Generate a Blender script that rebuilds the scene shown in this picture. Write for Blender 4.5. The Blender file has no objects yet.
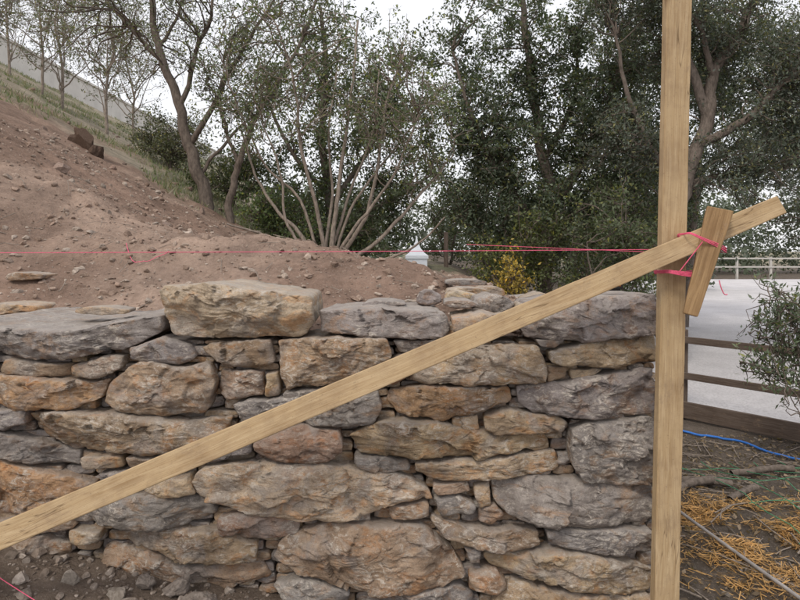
import bpy, math, random
import numpy as np
random.seed(7)
R = np.random.RandomState(11)
scene = bpy.context.scene
scene.view_settings.view_transform = 'Standard'
scene.view_settings.look = 'None'
scene.view_settings.exposure = 0

EYE = 1.45      # eye height (m)

# ------------------------------------------------------------------ noise
def _hash(ix, iy, iz, seed):
    h = (ix.astype(np.int64)*374761393 + iy.astype(np.int64)*668265263 + iz.astype(np.int64)*1440662683 + seed*974634777) & 0xFFFFFFFF
    h = ((h ^ (h >> 13))*1274126177) & 0xFFFFFFFF
    h = ((h ^ (h >> 15))*2246822519) & 0xFFFFFFFF
    h = h ^ (h >> 16)
    return h/4294967295.0
def vnoise(x, y, z, seed=0):
    x, y, z = np.broadcast_arrays(np.asarray(x, float), np.asarray(y, float), np.asarray(z, float))
    ix, iy, iz = np.floor(x), np.floor(y), np.floor(z)
    fx, fy, fz = x-ix, y-iy, z-iz
    fx = fx*fx*(3-2*fx); fy = fy*fy*(3-2*fy); fz = fz*fz*(3-2*fz)
    ix = ix.astype(np.int64); iy = iy.astype(np.int64); iz = iz.astype(np.int64)
    def H(a, b, c): return _hash(ix+a, iy+b, iz+c, seed)
    x00 = H(0,0,0)*(1-fx)+H(1,0,0)*fx; x10 = H(0,1,0)*(1-fx)+H(1,1,0)*fx
    x01 = H(0,0,1)*(1-fx)+H(1,0,1)*fx; x11 = H(0,1,1)*(1-fx)+H(1,1,1)*fx
    return ((x00*(1-fy)+x10*fy)*(1-fz) + (x01*(1-fy)+x11*fy)*fz)*2-1
def fbm(x, y, z, seed=0, octv=4):
    s = 0; a = 1.0; t = 0
    for o in range(octv):
        f = 2.03**o
        s = s + a*vnoise(np.asarray(x)*f+o*7.1, np.asarray(y)*f+o*3.7, np.asarray(z)*f, seed+o*17); t += a; a *= 0.5
    return s/t
def sstep(x, a, b):
    t = np.clip((np.asarray(x, float)-a)/(b-a), 0, 1); return t*t*(3-2*t)

# ------------------------------------------------------------------ mesh helper
def build_mesh(name, verts, facelist, mats, smooth=True, mat_index=None, attrs=None, parent=None):
    me = bpy.data.meshes.new(name)
    verts = np.asarray(verts, np.float32)
    me.vertices.add(len(verts)); me.vertices.foreach_set('co', verts.ravel())
    loops = np.concatenate([np.asarray(f).ravel() for f in facelist]).astype(np.int32)
    tot = np.concatenate([np.full(len(f), np.asarray(f).shape[1]) for f in facelist]).astype(np.int32)
    st = np.concatenate([[0], np.cumsum(tot)[:-1]]).astype(np.int32)
    me.loops.add(len(loops)); me.loops.foreach_set('vertex_index', loops)
    me.polygons.add(len(tot)); me.polygons.foreach_set('loop_start', st)
    me.polygons.foreach_set('loop_total', tot)
    me.update(calc_edges=True)
    me.polygons.foreach_set('use_smooth', np.full(len(tot), smooth))
    for m in mats: me.materials.append(m)
    if mat_index is not None: me.polygons.foreach_set('material_index', np.asarray(mat_index, np.int32))
    if attrs:
        for k, (typ, arr) in attrs.items():
            a = me.attributes.new(k, typ, 'POINT')
            arr = np.asarray(arr, np.float32)
            if typ == 'FLOAT_COLOR':
                arr = np.concatenate([arr, np.ones((len(arr), 1), np.float32)], 1)
                a.data.foreach_set('color', arr.ravel())
            elif typ == 'FLOAT_VECTOR': a.data.foreach_set('vector', arr.ravel())
            else: a.data.foreach_set('value', arr.ravel())
    me.validate()
    ob = bpy.data.objects.new(name, me); scene.collection.objects.link(ob)
    if parent: ob.parent = parent
    return ob
def empty(name, loc=(0, 0, 0)):
    e = bpy.data.objects.new(name, None); e.location = loc; scene.collection.objects.link(e); return e

# ------------------------------------------------------------------ materials
class NT:
    def __init__(s, name):
        s.m = bpy.data.materials.new(name); s.m.use_nodes = True
        s.t = s.m.node_tree; s.t.nodes.clear()
        s.out = s.n('ShaderNodeOutputMaterial')
    def n(s, typ, **kw):
        nd = s.t.nodes.new(typ)
        for k, v in kw.items(): setattr(nd, k, v)
        return nd
    def l(s, a, b): s.t.links.new(a, b)
    def setin(s, nd, key, v):
        if isinstance(v, bpy.types.NodeSocket): s.l(v, nd.inputs[key])
        else: nd.inputs[key].default_value = v
    def attr(s, name, vec=False):
        a = s.n('ShaderNodeAttribute', attribute_name=name); return a.outputs['Vector' if vec else 'Color']
    def noise(s, vec, scale, detail=6, rough=.6, dist=0.0):
        a = s.n('ShaderNodeTexNoise'); s.l(vec, a.inputs['Vector'])
        a.inputs['Scale'].default_value = scale; a.inputs['Detail'].default_value = detail
        a.inputs['Roughness'].default_value = rough; a.inputs['Distortion'].default_value = dist
        return a.outputs['Fac']
    def rng(s, v, a, b, c=0., d=1.):
        m = s.n('ShaderNodeMapRange'); s.l(v, m.inputs['Value'])
        for k, x in zip(('From Min', 'From Max', 'To Min', 'To Max'), (a, b, c, d)): m.inputs[k].default_value = x
        return m.outputs['Result']
    def mix(s, f, a, b, mode='MIX'):
        m = s.n('ShaderNodeMix', data_type='RGBA', blend_type=mode)
        s.setin(m, 0, f); 
        for idx, v in ((6, a), (7, b)):
            if isinstance(v, bpy.types.NodeSocket): s.l(v, m.inputs[idx])
            else: m.inputs[idx].default_value = (*v, 1) if len(v) == 3 else v
        return m.outputs[2]
    def math(s, op, a, b=0.0):
        m = s.n('ShaderNodeMath', operation=op); s.setin(m, 0, a); s.setin(m, 1, b); return m.outputs[0]
    def mapping(s, vec, scale=(1, 1, 1), loc=(0, 0, 0), rot=(0, 0, 0)):
        m = s.n('ShaderNodeMapping'); s.l(vec, m.inputs['Vector']); m.inputs['Scale'].default_value = scale
        m.inputs['Location'].default_value = loc; m.inputs['Rotation'].default_value = rot; return m.outputs['Vector']
    def princ(s, col, rough=.9, bump=None, bstr=.5, bdist=.01, spec=.2, bump2=None, b2=(.3, .02)):
        p = s.n('ShaderNodeBsdfPrincipled'); s.setin(p, 'Base Color', col if isinstance(col, bpy.types.NodeSocket) else (*col, 1))
        s.setin(p, 'Roughness', rough); p.inputs['Specular IOR Level'].default_value = spec
        nrm = None
        if bump2 is not None:
            b = s.n('ShaderNodeBump'); s.l(bump2, b.inputs['Height']); b.inputs['Strength'].default_value = b2[0]; b.inputs['Distance'].default_value = b2[1]
            nrm = b.outputs[0]
        if bump is not None:
            b = s.n('ShaderNodeBump'); s.l(bump, b.inputs['Height']); b.inputs['Strength'].default_value = bstr; b.inputs['Distance'].default_value = bdist
            if nrm is not None: s.l(nrm, b.inputs['Normal'])
            nrm = b.outputs[0]
        if nrm is not None: s.l(nrm, p.inputs['Normal'])
        s.l(p.outputs[0], s.out.inputs[0]); return p

def mat_stone():
    t = NT('limestone')
    geo = t.n('ShaderNodeNewGeometry')
    add = t.n('ShaderNodeVectorMath', operation='ADD'); t.l(geo.outputs['Position'], add.inputs[0]); t.l(t.attr('soff', True), add.inputs[1])
    v = add.outputs[0]
    col = t.attr('scol')
    n1 = t.noise(v, 7, 5, .68, .8)
    c = t.mix(t.rng(n1, .38, .62), t.mix(1.0, col, (1.15, 1.13, 1.10), 'MULTIPLY'), t.mix(1.0, col, (.66, .63, .61), 'MULTIPLY'))
    # iron staining
    ru = t.noise(t.mapping(v, (1, 1, 1.5)), 8, 5, .7, 1.2)
    c = t.mix(t.rng(ru, .51, .61, 0, .6), c, t.mix(1.0, c, (1.12, .77, .48), 'MULTIPLY'))
    # grey weathering
    gr = t.noise(t.mapping(v, (1, 1, 1), (5, 2, 1)), 5, 5, .68, .8)
    c = t.mix(t.rng(gr, .50, .60, 0, .55), c, (.30, .28, .27))
    # pale scuffs and lime crust
    sc = t.noise(t.mapping(v, (1, 1, 2.0), (2, 8, 1), (0, .4, 0)), 20, 6, .75, 1.6)
    msk = t.rng(t.noise(t.mapping(v, (1, 1, 1), (9, 3, 4)), 5, 2, .6), .42, .56)
    c = t.mix(t.math('MULTIPLY', t.rng(sc, .50, .61, 0, .8), msk), c, (.62, .565, .50))
    sc2 = t.noise(t.mapping(v, (1, 1, 3.5), (1, 1, 7), (0, -.6, 0)), 60, 5, .75, .8)
    c = t.mix(t.rng(sc2, .57, .67, 0, .6), c, (.58, .53, .475))
    # dark seams
    se = t.noise(t.mapping(v, (1, 1, 3.2), (4, 4, 0)), 7, 5, .65, .9)
    ab = t.math('ABSOLUTE', t.math('SUBTRACT', se, .5))
    c = t.mix(t.rng(ab, 0, .008, .55, 0), c, (.12, .095, .075))
    pi = t.noise(v, 105, 5, .75)
    c = t.mix(t.rng(pi, .30, .45, .7, 0), c, (.13, .10, .08))
    sp = t.noise(v, 260, 2, .7)
    c = t.mix(t.rng(sp, .35, .65, .0, .4), c, t.mix(1.0, c, (.60, .58, .55), 'MULTIPLY'))
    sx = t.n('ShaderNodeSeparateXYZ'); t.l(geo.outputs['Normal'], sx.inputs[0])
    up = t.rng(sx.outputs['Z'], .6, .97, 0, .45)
    c = t.mix(up, c, (.42, .38, .345))  # dust on upward faces, also made paler so the tops look lit
    b1 = t.noise(v, 30, 8, .74, .5)
    b2 = t.noise(t.mapping(v, (1, 1, 3.0)), 11, 4, .65, .8)
    t.princ(c, .92, bump=b1, bstr=.75, bdist=.017, bump2=b2, b2=(.4, .028), spec=.15)
    return t.m
def mat_soil():
    t = NT('soil')
    geo = t.n('ShaderNodeNewGeometry'); v = geo.outputs['Position']
    col = t.attr('tcol')
    a = t.noise(v, 2.2, 6, .68, .5)
    c = t.mix(t.rng(a, .35, .68), t.mix(1.0, col, (.72, .70, .68), 'MULTIPLY'), t.mix(1.0, col, (1.35, 1.32, 1.28), 'MULTIPLY'))
    b = t.noise(v, 30, 7, .75)
    c = t.mix(t.rng(b, .4, .62, 0, .5), c, t.mix(1.0, c, (.55, .53, .51), 'MULTIPLY'))
    d = t.noise(v, 110, 3, .7)
    c = t.mix(t.rng(d, .58, .70, 0, .55), c, (.46, .40, .35))
    t.princ(c, .95, bump=b, bstr=.9, bdist=.035, bump2=a, b2=(.4, .1), spec=.1)
    return t.m
def mat_pebble():
    t = NT('rubble_stone')
    geo = t.n('ShaderNodeNewGeometry'); v = geo.outputs['Position']
    col = t.attr('scol'); b = t.noise(v, 60, 4, .7)
    c = t.mix(t.rng(b, .35, .65), t.mix(1.0, col, (.6, .58, .56), 'MULTIPLY'), col)
    t.princ(c, .95, bump=b, bstr=.6, bdist=.01, spec=.1); return t.m
def mat_wood(name, base, dark, knots=True, grey=.0):
    t = NT(name)
    tc = t.n('ShaderNodeTexCoord'); v = tc.outputs['Object']
    wv = t.n('ShaderNodeTexNoise'); t.l(v, wv.inputs['Vector']); wv.inputs['Scale'].default_value = 1.7; wv.inputs['Detail'].default_value = 2
    sub = t.n('ShaderNodeVectorMath', operation='MULTIPLY_ADD'); t.l(wv.outputs['Color'], sub.inputs[0]); sub.inputs[1].default_value = (.0, .035, .035); t.l(v, sub.inputs[2])
    vw = sub.outputs[0]
    g = t.noise(t.mapping(vw, (1.2, 34, 34)), 2.6, 6, .65, .5)
    g2 = t.noise(t.mapping(vw, (5, 240, 240)), 1.5, 5, .65)
    c = t.mix(t.rng(g, .36, .64), base, dark)
    c = t.mix(t.rng(g2, .42, .66, 0, .5), c, t.mix(1.0, c, (.62, .53, .42), 'MULTIPLY'))
    bl = t.noise(v, 4.5, 6, .7)
    c = t.mix(t.rng(bl, .46, .64, 0, .65), c, t.mix(1.0, c, (.70, .67, .68), 'MULTIPLY'))
    sm = t.noise(t.mapping(v, (1, 2, 2), (3, 3, 3)), 9, 6, .75)
    c = t.mix(t.rng(sm, .56, .68, 0, .5), c, (.27, .195, .13))
    sp = t.noise(v, 120, 3, .7)
    c = t.mix(t.rng(sp, .62, .7, 0, .45), c, (.16, .11, .07))
    fi = t.noise(t.mapping(vw, (.7, 16, 16), (1, 5, 2)), 1.3, 3, .5)
    ab = t.math('ABSOLUTE', t.math('SUBTRACT', fi, .52))
    lim = t.rng(t.noise(t.mapping(v, (1, 0, 0)), 2.2, 2, .5), .5, .56)
    c = t.mix(t.math('MULTIPLY', t.rng(ab, .0, .008, .7, 0), lim), c, (.10, .06, .03))
    if knots:
        vo = t.n('ShaderNodeTexVoronoi', feature='F1'); t.l(t.mapping(v, (2.3, 9, 9)), vo.inputs['Vector']); vo.inputs['Scale'].default_value = 1.0
        c = t.mix(t.rng(vo.outputs['Distance'], .06, .22, .9, 0), c, (.15, .08, .035))
    t.princ(c, .8, bump=g2, bstr=.4, bdist=.003, spec=.2)
    return t.m
def mat_simple(name, col, rough=.8, bs=20, var=.3, spec=.3):
    t = NT(name)
    tc = t.n('ShaderNodeTexCoord'); n = t.noise(tc.outputs['Object'], bs, 5, .6)
    c = t.mix(t.rng(n, .3, .7), tuple(x*(1-var) for x in col), tuple(min(1, x*(1+var)) for x in col))
    t.princ(c, rough, bump=n, bstr=.2, bdist=.005, spec=spec); return t.m
def mat_leaf(name):
    t = NT(name)
    col = t.attr('lcol')
    d = t.n('ShaderNodeBsdfPrincipled'); t.l(col, d.inputs['Base Color']); d.inputs['Roughness'].default_value = .5
    d.inputs['Specular IOR Level'].default_value = .45
    tr = t.n('ShaderNodeBsdfTranslucent'); t.l(t.mix(1.0, col, (1.5, 1.6, .8), 'MULTIPLY'), tr.inputs['Color'])
    m = t.n('ShaderNodeMixShader'); m.inputs[0].default_value = .3
    t.l(d.outputs[0], m.inputs[1]); t.l(tr.outputs[0], m.inputs[2]); t.l(m.outputs[0], t.out.inputs[0]); return t.m
def mat_bark(name, col):
    t = NT(name)
    geo = t.n('ShaderNodeNewGeometry'); v = geo.outputs['Position']
    n = t.noise(t.mapping(v, (1, 1, .35)), 30, 4, .7)
    c = t.mix(t.rng(n, .35, .65), tuple(x*.5 for x in col), col)
    t.princ(c, .95, bump=n, bstr=.7, bdist=.02, spec=.1); return t.m
M_STONE = mat_stone(); M_SOIL = mat_soil(); M_PEB = mat_pebble()
M_PINE = mat_wood('pine_timber', (.52, .395, .245), (.42, .30, .17))
M_STAKE = mat_wood('old_pine', (.38, .255, .135), (.24, .15, .075))
M_FWOOD = mat_wood('weathered_fence_wood', (.15, .12, .10), (.085, .062, .05), knots=False)
M_STR = mat_simple('pink_string', (.75, .12, .22), .7, 80, .2)
M_LEAF = mat_leaf('foliage')
M_BARK = mat_bark('bark', (.20, .165, .14)); M_BARKL = mat_bark('pale_bark', (.34, .285, .24))

# ------------------------------------------------------------------ terrain
def height(x, y, detail=True):
    x = np.asarray(x, float); y = np.asarray(y, float)
    s = -(x+1.15); soft = np.where(s > 0, s, 0) + 0.18*np.exp(-np.abs(s)/.35)
    rise = .53*soft*sstep(y, 2.75, 5.0)
    rise = np.where(rise > 7.0, 7.0 + (rise-7.0)*.05, rise)
    back = 1.03 + .11*sstep(y, 2.7, 3.5) + rise
    back = back + .34*np.exp(-((x+.90)/1.0)**2-((y-4.2)/.7)**2) + .09*np.exp(-((x-.1)/.4)**2-((y-3.7)/.45)**2)
    front = np.interp(x, [-4, -1.6, -.9, -.5, 0.2, 1.5], [.33, .27, .12, .04, -.10, -.13])
    front = front - .1*sstep(y, 2.3, .6)
    low = -.13 - .21*sstep(y, 3.4, 5.2)
    w = .12 + np.clip(y-4.4, 0, 30)*.45
    side = sstep(x, .72, .72+w)
    z_back = back*(1-side) + low*side
    wf = sstep(y, 2.52, 2.58)
    fr = np.where(x > 1.0, np.minimum(front, low+.02), front)
    z = fr*(1-wf) + z_back*wf
    if detail:
        isback = wf*(1-side)
        a = .035 + .045*isback*sstep(y, 2.8, 3.8)
        z = z + a*fbm(x*2.3, y*2.3, 0, 3, 4) + (.014+.034*isback*sstep(y, 2.8, 3.4))*fbm(x*9, y*9, 1.3, 5, 4)
        z = z + .12*sstep(y, 6, 12)*isback*fbm(x*.8, y*.8, 4, 9, 3)
    return z
def grow_axis(a, b, step, lo, hi, g=1.06):
    c = list(np.arange(a, b, step)); s = step; v = c[-1]; r = []
    while v < hi: s *= g; v += s; r.append(v)
    s = step; v = c[0]; l = []
    while v > lo: s *= g; v -= s; l.append(v)
    return np.array(l[::-1]+c+r)
xs = grow_axis(-3.4, 3.4, .028, -400, 400, 1.05); ys = grow_axis(1.7, 6.0, .026, -60, 600, 1.05)
GX, GY = np.meshgrid(xs, ys)
GZ = height(GX, GY)
nx, ny = len(xs), len(ys)
idx = np.arange(nx*ny).reshape(ny, nx)
quads = np.stack([idx[:-1, :-1], idx[:-1, 1:], idx[1:, 1:], idx[1:, :-1]], -1).reshape(-1, 4)
dirt = np.array([.29, .205, .163]); dirt2 = np.array([.40, .30, .245]); grass = np.array([.20, .20, .135]); mulch = np.array([.14, .118, .10]); dry = np.array([.32, .285, .225])
X, Y = GX.ravel(), GY.ravel()
nn = fbm(X*.9, Y*.9, 2, 21, 4)
col = np.repeat(dirt[None], len(X), 0)
f = sstep(nn, -.15, .35)[:, None]; col = col*(1-f)+dirt2*f
g = sstep(Y + nn*3.0 + (X+4)*.25, 8.4, 10.6)[:, None]
gm = sstep(fbm(X*.6, Y*.6, 7, 31, 4), -.25, .25)[:, None]
col = col*(1-g) + (grass*gm+dry*(1-gm))*g
rt = (sstep(X, .8, 1.1)*(1-sstep(Y, 60, 80)))[:, None]; col = col*(1-rt) + mulch*rt
fr = ((1-sstep(Y, 2.45, 2.5))*(1-sstep(X, .8, 1.1)))[:, None]; col = col*(1-fr)+np.array([.21, .168, .138])*fr
build_mesh('ground', np.stack([X, Y, GZ.ravel()], 1), [quads], [M_SOIL], attrs={'tcol': ('FLOAT_COLOR', col)})

# ------------------------------------------------------------------ dry stone wall
K = 2.3/578.0           # wall outlines in image pixels: one pixel at the wall = 3.98 mm
WY = 2.3
def E(p): return [((x-400)*K, EYE-(y-250)*K) for x, y in p]
C_TAN = (.45, .345, .24); C_GREY = (.30, .275, .268); C_BRN = (.37, .275, .198); C_OR = (.43, .285, .17); C_PINK = (.40, .28, .218); C_PALE = (.50, .41, .305)
V, Q, T, SC, SO = [], [], [], [], []
nv = 0
def cells(p, n, rs, lo, hi, slope, hstep, warp, so):
    """broken-face relief: nearest-seed planes with small steps between them"""
    s = np.stack([rs.uniform(lo[0], hi[0], n), rs.uniform(lo[1], hi[1], n)], 1)
    g = rs.uniform(-slope, slope, (n, 2)); h = rs.uniform(-hstep, hstep, n)
    q = p + warp*np.stack([fbm(p[:, 0]*22+so[0], p[:, 1]*22, 0, 3, 3), fbm(p[:, 0]*22, p[:, 1]*22+so[1], 5, 4, 3)], 1)
    d2 = (((q[:, None]-s[None])*np.array([.7, 1.25]))**2).sum(2); k = d2.argmin(1)
    return h[k]+((p-s[k])*g[k]).sum(1)
def stone(poly, depth, off, colr, O=(0, 0, 0), U=(1, 0, 0), N=(0, -1, 0), seed=0, res=None, yaw=0.0):
    global nv
    O, U, N = map(lambda a: np.array(a, float), (O, U, N))
    rs = np.random.RandomState(seed)
    P = np.array(poly, float)
    seg = np.roll(P, -1, 0)-P; L = np.hypot(*seg.T); per = L.sum()
    n = res or int(np.clip(per/.0085, 44, 210))
    cum = np.concatenate([[0], np.cumsum(L)]); s = np.linspace(0, per, n, endpoint=False)
    PP = np.vstack([P, P[:1]])
    B = np.stack([np.interp(s, cum, PP[:, 0]), np.interp(s, cum, PP[:, 1])], 1)
    it = 1 if res else 2
    for _ in range(it): B = .25*np.roll(B, 1, 0)+.5*B+.25*np.roll(B, -1, 0)
    tg = np.roll(B, -1, 0)-np.roll(B, 1, 0); tg /= np.hypot(*tg.T)[:, None]+1e-9
    nr = np.stack([tg[:, 1], -tg[:, 0]], 1)
    cen = B.mean(0)
    if ((B-cen)*nr).sum() < 0: nr = -nr
    size = min(np.ptp(B[:, 0]), np.ptp(B[:, 1]))
    so = rs.rand(3)*40
    am = np.clip(size*.11, .002, .0085)
    B = B + nr*(am*fbm(B[:, 0]*16+so[0], B[:, 1]*16+so[1], 0, seed, 3) + am*.5*fbm(B[:, 0]*50+so[0], B[:, 1]*50, 0, seed+5, 2) - .0008)[:, None]
    hw, hh = np.ptp(B[:, 0])/2, np.ptp(B[:, 1])/2
    Rn = int(np.clip(size/2/.0036, 8, 34)); S = 9
    if res and size < .1: Rn = min(Rn, 9)
    sN = np.linspace(0, 1, Rn+1)[1:]; t = 1-(1-sN)**1.2
    planes = []
    for k in range(6):
        a = rs.rand()*2*math.pi; g = np.array([math.cos(a)*.6, math.sin(a)])
        g = g/np.hypot(*g)*rs.uniform(.12, .7)
        ext = abs(g[0])*hw+abs(g[1])*hh
        planes.append((g, ext*rs.uniform(.15, .7)))
    tilt = np.array([rs.uniform(-.05, .05), rs.uniform(-.13, .14)])
    rr = np.clip(size*.15, .004, .012)
    allP = [np.array([[cen[0], cen[1]]])]; tt = [np.zeros(1)]
    for k in t: allP.append(cen+(B-cen)*k); tt.append(np.full(n, k))
    F = np.vstack(allP); tt = np.concatenate(tt)
    rel = F-cen
    d = np.full(len(F), 0.0)
    fc = np.zeros(len(F))
    for g, c0 in planes: fc = np.minimum(fc, c0-rel@g)
    wob = fbm(F[:, 0]*12+so[0], F[:, 1]*12+so[1], 3, seed+9, 3)
    d += np.clip(fc, -.045, 0) + rel@tilt
    d -= (tt**(10+5*wob))*rr
    d += .009*fbm(F[:, 0]*7+so[0], F[:, 1]*16+so[1], 1, seed+1, 4)
    lo, hi = B.min(0), B.max(0); area = hw*hh*4
    n1 = int(np.clip(area/.007, 2, 14)); n2 = int(np.clip(area/.0012, 3, 70))
    d += cells(F, n1, rs, lo, hi, .21, .0065, .030, so)
    d += cells(F, n2, rs, lo, hi, .20, .0018, .016, so)
    st = fbm(F[:, 0]*4+so[2], F[:, 1]*11+so[0], 9, seed+3, 2)
    q = st*5; stp = (np.floor(q)+sstep(q-np.floor(q), .40, .60))/5; d += .017*stp
    d += .0016*fbm(F[:, 0]*70+so[2], F[:, 1]*90+so[0], 9, seed+4, 3)
    sc_ = min(1.0, size/.09); d *= sc_
    d += off
    pts = [np.concatenate([F, d[:, None]], 1)]
    last = d[-n:]
    for k in range(1, S+1):
        f = k/S
        sh = 1-.10*f
        Bk = cen+(B-cen)*sh
        pts.append(np.concatenate([Bk, (last*(1-f)**2 - depth*f)[:, None]], 1))
    pts.append(np.array([[cen[0], cen[1], -depth]]))
    A = np.vstack(pts)
    if yaw: A[:, 2] += (A[:, 0]-cen[0])*yaw
    W3 = O + A[:, :1]*U + A[:, 1:2]*np.array([0, 0, 1.]) + A[:, 2:3]*N
    nz = np.stack([fbm(W3[:, 0]*11+so[0], W3[:, 1]*11+so[1], W3[:, 2]*11, seed+20+i, 3) for i in range(3)], 1)
    ampv = min(.006, size*.06)
    W3 = W3 + nz*ampv
    m = len(A); NR = Rn+S
    j = np.arange(n); j2 = (j+1) % n
    T.append(np.stack([np.zeros(n, int), 1+j2, 1+j], 1)+nv)
    for r in range(NR-1):
        a = 1+r*n
        Q.append(np.stack([a+j, a+j2, a+n+j2, a+n+j], 1)+nv)
    a = 1+(NR-1)*n
    T.append(np.stack([a+j, a+j2, np.full(n, m-1)], 1)+nv)
    V.append(W3); nv += m
    c = np.array(colr)*rs.uniform(.86, 1.12)
    c = c*(1+np.array([rs.uniform(-.03, .03), 0, rs.uniform(-.04, .04)]))
    SC.append(np.repeat(c[None], m, 0)); SO.append(np.repeat(so[None], m, 0))

G_, T_, B_, O_, P_, L_ = C_GREY, C_TAN, C_BRN, C_OR, C_PINK, C_PALE
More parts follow.
